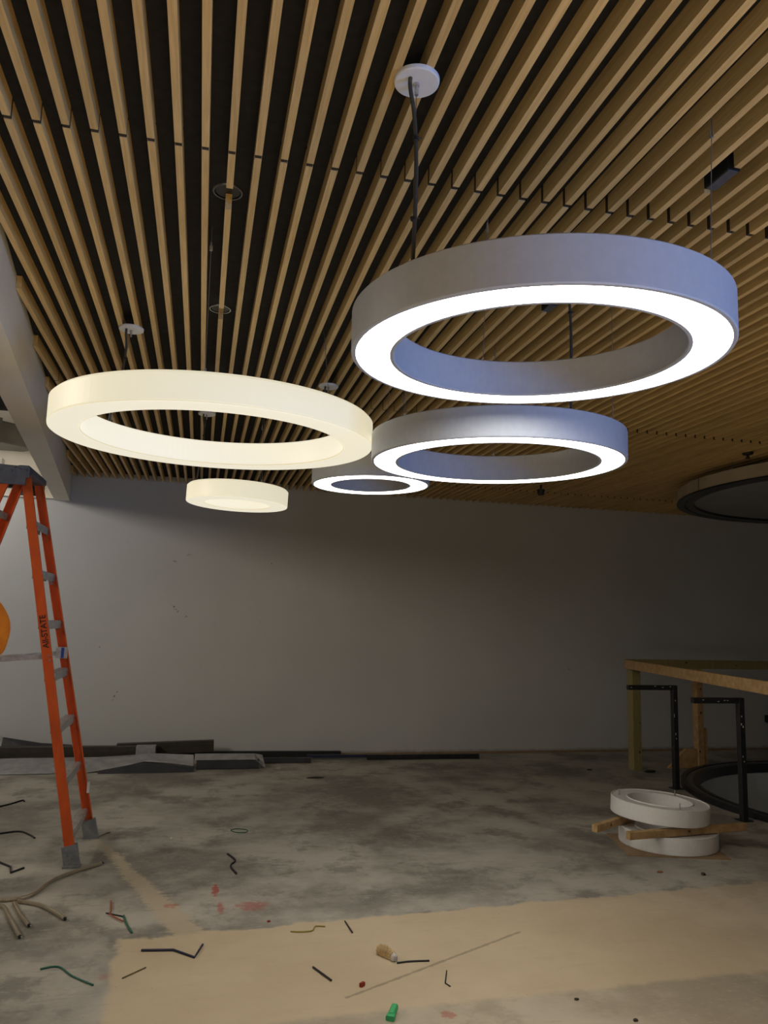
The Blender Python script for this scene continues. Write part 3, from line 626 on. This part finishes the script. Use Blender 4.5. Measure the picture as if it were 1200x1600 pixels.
lumber('timber_stick', (2.815, 4.795, .145), (3.78, 4.90, .145), .042, .050, 'front timber stick wedged between the stacked white rings', 'stick', knots=1)
lumber('timber_stick', (2.68, 4.99, .145), (3.45, 5.45, .145), .042, .050, 'rear timber stick between the stacked rings, its end poking out left', 'stick', knots=1)
floor_ring((3.235, 5.09, .1885), (.05, -.012, 1), 'upper unlit white ring fixture with studs, lying tilted on timber sticks')

# ================================================================= DEBRIS ALONG THE BACK WALL
def channel(name, p, q, w, h, m, lab, cat='metal profile', lip=True, grp=None):
    p, q = Vector(p), Vector(q); r = root(name, (p+q)/2-Vector((0, 0, h/2)), lab, cat, grp); g = r.location.copy()
    b = obj('profile', *beam(p, q, w, h, bev=.003), m, r, g); d = (q-p).normalized(); s = d.cross(Vector((0, 0, 1)))
    if lip:
        for zz in (-h*.22, h*.12): obj('groove_lip', *beam(p-s*(w/2)*(-1 if s.y > 0 else 1)*-1+Vector((0, 0, zz)), q-s*(w/2)*(-1 if s.y > 0 else 1)*-1+Vector((0, 0, zz)), .006, .008), m, b, g)
    return r
channel('bronze_profile', (-3.0, 8.50, .105), (-.35, 8.45, .105), .10, .13, 'bronze', 'dark bronze metal profile behind the ladder, against the wall')
r = channel('bronze_profile', (-.75, 8.60, .115), (.22, 8.56, .150), .09, .115, 'bronze', 'dark grooved metal profile with its cut end against the wall')
obj('tape_wrap', *beam((-.55, 8.45, .106), (-.36, 8.447, .106), .108, .138), 'tape', bpy.data.objects['bronze_profile'], bpy.data.objects['bronze_profile'].location)
channel('dark_profile', (-.9, 8.70, .055), (1.6, 8.70, .03), .06, .05, 'black_steel', 'long black bar lying along the foot of the wall', lip=False)
channel('dark_profile', (.05, 8.10, .048), (.66, 8.10, .045), .10, .085, 'film_dark', 'short black boxed profile beneath pale plastic film', lip=False)
channel('flat_bar', (.70, 8.36, .03), (1.22, 8.34, .028), .05, .05, 'film_dark', 'short flat black bar next to the film-wrapped profile', lip=False)
channel('flat_bar', (1.2, 8.52, .035), (2.05, 8.52, .03), .04, .03, 'blue_steel', 'dark blue bar between two black bars at the wall', lip=False)
channel('flat_bar', (1.85, 8.46, .027), (3.12, 8.44, .027), .045, .05, 'black_steel', 'long thin black bar, rightmost along the wall', lip=False)
def sheet(name, top, bot, m, lab, th=.012, cat='plastic sheet'):
    n = len(top); V = [Vector(p) for p in top+bot]; V += [v+Vector((0, .02, th)) for v in V]
    F = []
    for i in range(n-1): F += [(i, i+1, n+i+1, n+i), (2*n+i, 3*n+i, 3*n+i+1, 2*n+i+1), (i, 2*n+i, 2*n+i+1, i+1), (n+i, n+i+1, 3*n+i+1, 3*n+i)]
    F += [(0, n, 3*n, 2*n), (n-1, 3*n-1, 4*n-1, 2*n-1)]
    return tag(obj(name, V, F, m, org=tuple(V[0])), lab, cat)
sheet('plastic_film', [(-3.0, 8.34, .055), (-1.6, 8.34, .07), (-.9, 8.34, .07), (-.55, 8.33, .09), (-.45, 8.32, .10), (-.35, 8.33, .10), (.02, 8.20, .105)],
      [(-3.0, 7.96, .006), (-1.6, 7.95, .006), (-.95, 7.98, .006), (-.75, 8.05, .02), (-.45, 8.12, .075), (-.2, 8.10, .06), (.02, 8.05, .04)], 'film', 'long crumpled pale plastic film along the wall behind the ladder')
sheet('plastic_film', [(.03, 8.17, .12), (.3, 8.17, .118), (.62, 8.17, .115), (.70, 8.17, .10)], [(.03, 8.045, .094), (.3, 8.045, .093), (.62, 8.045, .092), (.72, 8.03, .012)], 'film', 'short pale film over the boxed black profile end')
sheet('dark_sheet', [(-.85, 7.96, .016), (-.45, 8.05, .070), (-.2, 8.03, .052), (.03, 7.98, .036)], [(-.85, 7.93, .003), (-.45, 7.93, .003), (-.2, 7.93, .003), (.03, 7.94, .003)], 'film_dark', 'dark plastic sheet bulging from under the pale film', th=.006)
sheet('plastic_film', [(-2.4, 8.70, .22), (-2.1, 8.70, .235), (-1.87, 8.70, .22)], [(-2.4, 8.62, .10), (-2.1, 8.60, .10), (-1.83, 8.60, .10)], 'film', 'small white plastic sheet propped on the wall at the left edge')
sheet('dark_sheet', [(-1.86, 8.68, .225), (-1.5, 8.68, .165), (-1.2, 8.68, .145)], [(-1.86, 8.6, .10), (-1.5, 8.6, .10), (-1.2, 8.6, .10)], 'film_dark', 'dark pointed sheet behind the profiles at far left', th=.006)
r = root('wall_box', (7.16, YW, .38), 'small black box on the back wall at the right edge', 'box'); g = (7.16, YW, .38)
obj('box_body', *box_v(7.11, 7.23, YW-.05, YW, .34, .43), 'tie', r, g); obj('cover_plate', *box_v(7.105, 7.235, YW-.056, YW-.05, .335, .435), 'black_steel', r, g)

# ================================================================= SMALL THINGS ON THE FLOOR
def wire(name, pts, r, m, lab, cat='wire', smooth=True, z=None):
    zz = r if z is None else z; P_ = spline([(x, y, zz) for x, y in pts], 5) if smooth and len(pts) > 2 else [Vector((x, y, zz)) for x, y in pts]
    V, F = tube(P_, r, 6); c = sum(P_, Vector())/len(P_); c.z = 0
    return tag(obj(name, V, F, m, org=tuple(c), smooth=True), lab, cat, 'wire offcuts on the floor' if cat == 'wire' else None)
def conduit(pts, lab, base=.011):
    r0 = .0105; P_ = spline([(x, y, base) for x, y in pts], 26); c = sum(P_, Vector())/len(P_); c.z = 0
    r = root('armoured_cable', c, lab, 'cable', 'armoured cable offcuts on the floor')
    rad = [r0 if k % 2 else r0*.86 for k in range(len(P_))]
    obj('armour', *tube(P_, rad, 8), 'mc', r, c); e = P_[-1]; d = (P_[-1]-P_[-3]).normalized(); s = Vector((-d.y, d.x, 0))
    obj('cut_end', *join(tube([e-d*.004, e+d*.010], .0075, 8)), 'tie', r, c)
    for k in (-1, 1): obj('wire_tip', *tube([e, e+d*.018+s*.006*k+Vector((0, 0, .002*k))], .002, 5), 'wire_black' if k < 0 else 'white_bit', r, c)
conduit([(-1.0, 4.60), (-.879, 4.585), (-.779, 4.646), (-.698, 4.90), (-.49, 5.14)], 'longest armoured cable offcut, reaching up to the ladder foot')
conduit([(-.832, 4.555), (-.698, 4.466), (-.56, 4.273)], 'armoured cable offcut pointing right from the tangle')
conduit([(-1.05, 4.60), (-.90, 4.50), (-.832, 4.35), (-.725, 4.08)], 'armoured cable offcut nearest the camera at the left edge')
conduit([(-.845, 4.53), (-.785, 4.37), (-.712, 4.213)], 'short armoured cable offcut in the middle of the tangle')
wire('wire_offcut', [(-.17, 3.849), (-.03, 3.83), (.063, 3.736), (.099, 3.867)], .0055, 'wire_blue', 'bent dark blue wire on the cream strip at left', smooth=False)
wire('wire_offcut', [(-.57, 3.729), (-.50, 3.74), (-.43, 3.64), (-.335, 3.542)], .004, 'wire_green', 'dark green wire at the lower left')
wire('wire_offcut', [(.794, 4.041), (.804, 3.894)], .004, 'wire_black', 'short black wire at the top edge of the cream strip')
wire('wire_offcut', [(.564, 3.555), (.60, 3.47), (.622, 3.418)], .0045, 'wire_black', 'short black wire left of the plaster lump')
wire('wire_offcut', [(.935, 3.535), (1.0, 3.54), (1.083, 3.533)], .004, 'wire_black', 'thin black wire touching the plaster lump')
wire('wire_offcut', [(1.13, 3.428), (1.088, 3.317), (1.10, 3.285)], .0028, 'wire_black', 'tiny hooked black wire right of the plaster lump', smooth=False)
wire('wire_offcut', [(.512, 3.957), (.56, 3.945), (.616, 3.95), (.64, 4.0), (.687, 3.99)], .0035, 'wire_yellow', 'wavy olive yellow wire at the edge of the cream strip')
wire('wire_offcut', [(.258, 5.241), (.30, 5.10), (.268, 5.0), (.296, 4.846)], .006, 'wire_black', 'wavy black wire on the grey concrete in the middle')
wire('wire_offcut', [(-1.45, 6.65), (-1.35, 6.78), (-1.29, 6.89), (-1.27, 6.85)], .006, 'wire_black', 'black wire at the left edge near the plastic film')
wire('wire_offcut', [(-1.25, 5.90), (-1.12, 5.95), (-1.03, 5.85), (-.985, 5.77)], .006, 'wire_black', 'curved black wire left of the ladder feet')
wire('wire_offcut', [(-1.09, 5.27), (-1.00, 5.16), (-.975, 5.05), (-.92, 5.13)], .006, 'wire_black', 'kinked black wire left of the near ladder foot', smooth=False)
wire('wire_offcut', [(-.374, 4.336), (-.285, 4.275)], .0035, 'wire_black', 'short black wire crossing the orange wire')
wire('wire_offcut', [(-.367, 4.50), (-.352, 4.36), (-.35, 4.30), (-.28, 4.20)], .0035, 'wire_orange', 'orange wire left of the skim trail', z=.008)
wire('wire_offcut', [(-.284, 4.285), (-.26, 4.17), (-.228, 4.061)], .005, 'wire_green', 'green wire stub at the corner of the cream strip')
wire('wire_offcut', [(.30, 5.81), (.34, 5.84), (.41, 5.80), (.40, 5.74), (.33, 5.75), (.30, 5.80)], .003, 'wire_green', 'small green wire loop on the grey concrete')
wire('straw_stem', [(-.227, 3.587), (-.139, 3.674)], .003, 'straw', 'thin straight brown stem on the cream strip', 'stem')
wire('screw', [(-.60, 5.735), (-.52, 5.86)], .005, 'steel', 'shiny steel rod by the far ladder foot', 'rod')
def lump(name, c, s, m, lab, cat, seed, rotz=0):
    rnd = random.Random(seed); bm = bmesh.new(); bmesh.ops.create_icosphere(bm, subdivisions=2, radius=1.0)
    for v in bm.verts:
        k = 1+rnd.uniform(-.16, .16); v.co = Vector((v.co.x*s[0]*k, v.co.y*s[1]*k, max(v.co.z, -.55)*s[2]*k))
    mz = min(v.co.z for v in bm.verts)
    for v in bm.verts: v.co.z -= mz
    me = bpy.data.meshes.new(name); bm.to_mesh(me); bm.free(); me.materials.append(M[m]); o = bpy.data.objects.new(name, me); COL.objects.link(o); o.location = (*c, 0); o.rotation_euler.z = rotz
    return tag(o, lab, cat)
# plaster lump with ridges
lr = root('plaster_lump', (.905, 3.60, 0), 'crumpled tan plaster lump on the cream strip', 'lump'); g = lr.location.copy()
for k in range(6):
    t = k/5; o = lump('ridge', (0, 0), (.026-.012*abs(t-.45), .012, .034-.014*abs(t-.4)), 'plaster', '', '', 40+k); del o['label'], o['category']
    o.parent = lr; o.location = (-.022+.040*t, .035-.062*t, 0); o.rotation_euler.z = -.75
o = lump('pale_tip', (0, 0), (.016, .014, .022), 'white_bit', '', '', 77); del o['label'], o['category']; o.parent = lr; o.location = (.024, -.038, 0)
# green wire connector
gr = root('green_connector', (.807, 3.10, 0), 'bright green plastic connector at the bottom of the floor', 'connector'); g = gr.location.copy()
obj('shell', *beam((.795, 3.075, .012), (.822, 3.125, .020), .026, .024, bev=.005), 'green_plastic', gr, g); obj('collar', *beam((.786, 3.058, .010), (.796, 3.076, .012), .034, .020, bev=.004), 'green_plastic', gr, g)
rc = root('red_connector', (.74, 3.352, 0), 'tiny dark red cube-shaped plug on the cream strip', 'connector'); g = rc.location.copy()
obj('shell', *beam((.732, 3.345, .008), (.748, 3.36, .008), .015, .016, bev=.002), 'red_plastic', rc, g); obj('pin', *tube([(.748, 3.36, .008), (.752, 3.364, .008)], .002, 5), 'steel', rc, g)
for c, s, m, lab, cat, sd in (((2.86, 4.509), (.022, .012, .006), 'leaf', 'small tan wood chip in front of the hardboard', 'chip', 1), ((3.106, 4.424), (.016, .013, .009), 'dark_bit', 'small dark crumb in front of the stacked rings', 'crumb', 2),
                         ((4.67, 7.50), (.06, .03, .018), 'dark_bit', 'dark scrap on the floor beside the greenish timber post', 'scrap', 3), ((4.071, 7.681), (.03, .02, .008), 'dark_bit', 'dark fleck left of the greenish timber post', 'scrap', 4),
                         ((1.572, 3.091), (.010, .007, .005), 'dark_bit', 'tiny dark crumb on the lower right floor', 'crumb', 5), ((1.719, 2.896), (.010, .008, .006), 'dark_bit', 'tiny dark crumb at the bottom right of the floor', 'crumb', 6),
                         ((.42, 4.10), (.010, .007, .006), 'red_plastic', 'tiny red brown crumb above the cream strip', 'crumb', 7), ((-.10, 5.62), (.012, .010, .012), 'white_bit', 'tiny white crumb on the grey concrete', 'crumb', 8),
                         ((.85, 8.05), (.03, .012, .006), 'white_bit', 'tiny pale chip in front of the flat black bar', 'chip', 9), ((1.15, 7.55), (.09, .02, .008), 'dark_bit', 'thin dark scrap in front of the bars by the wall', 'scrap', 10)):
    lump('floor_'+cat, c, s, m, lab, cat, sd)
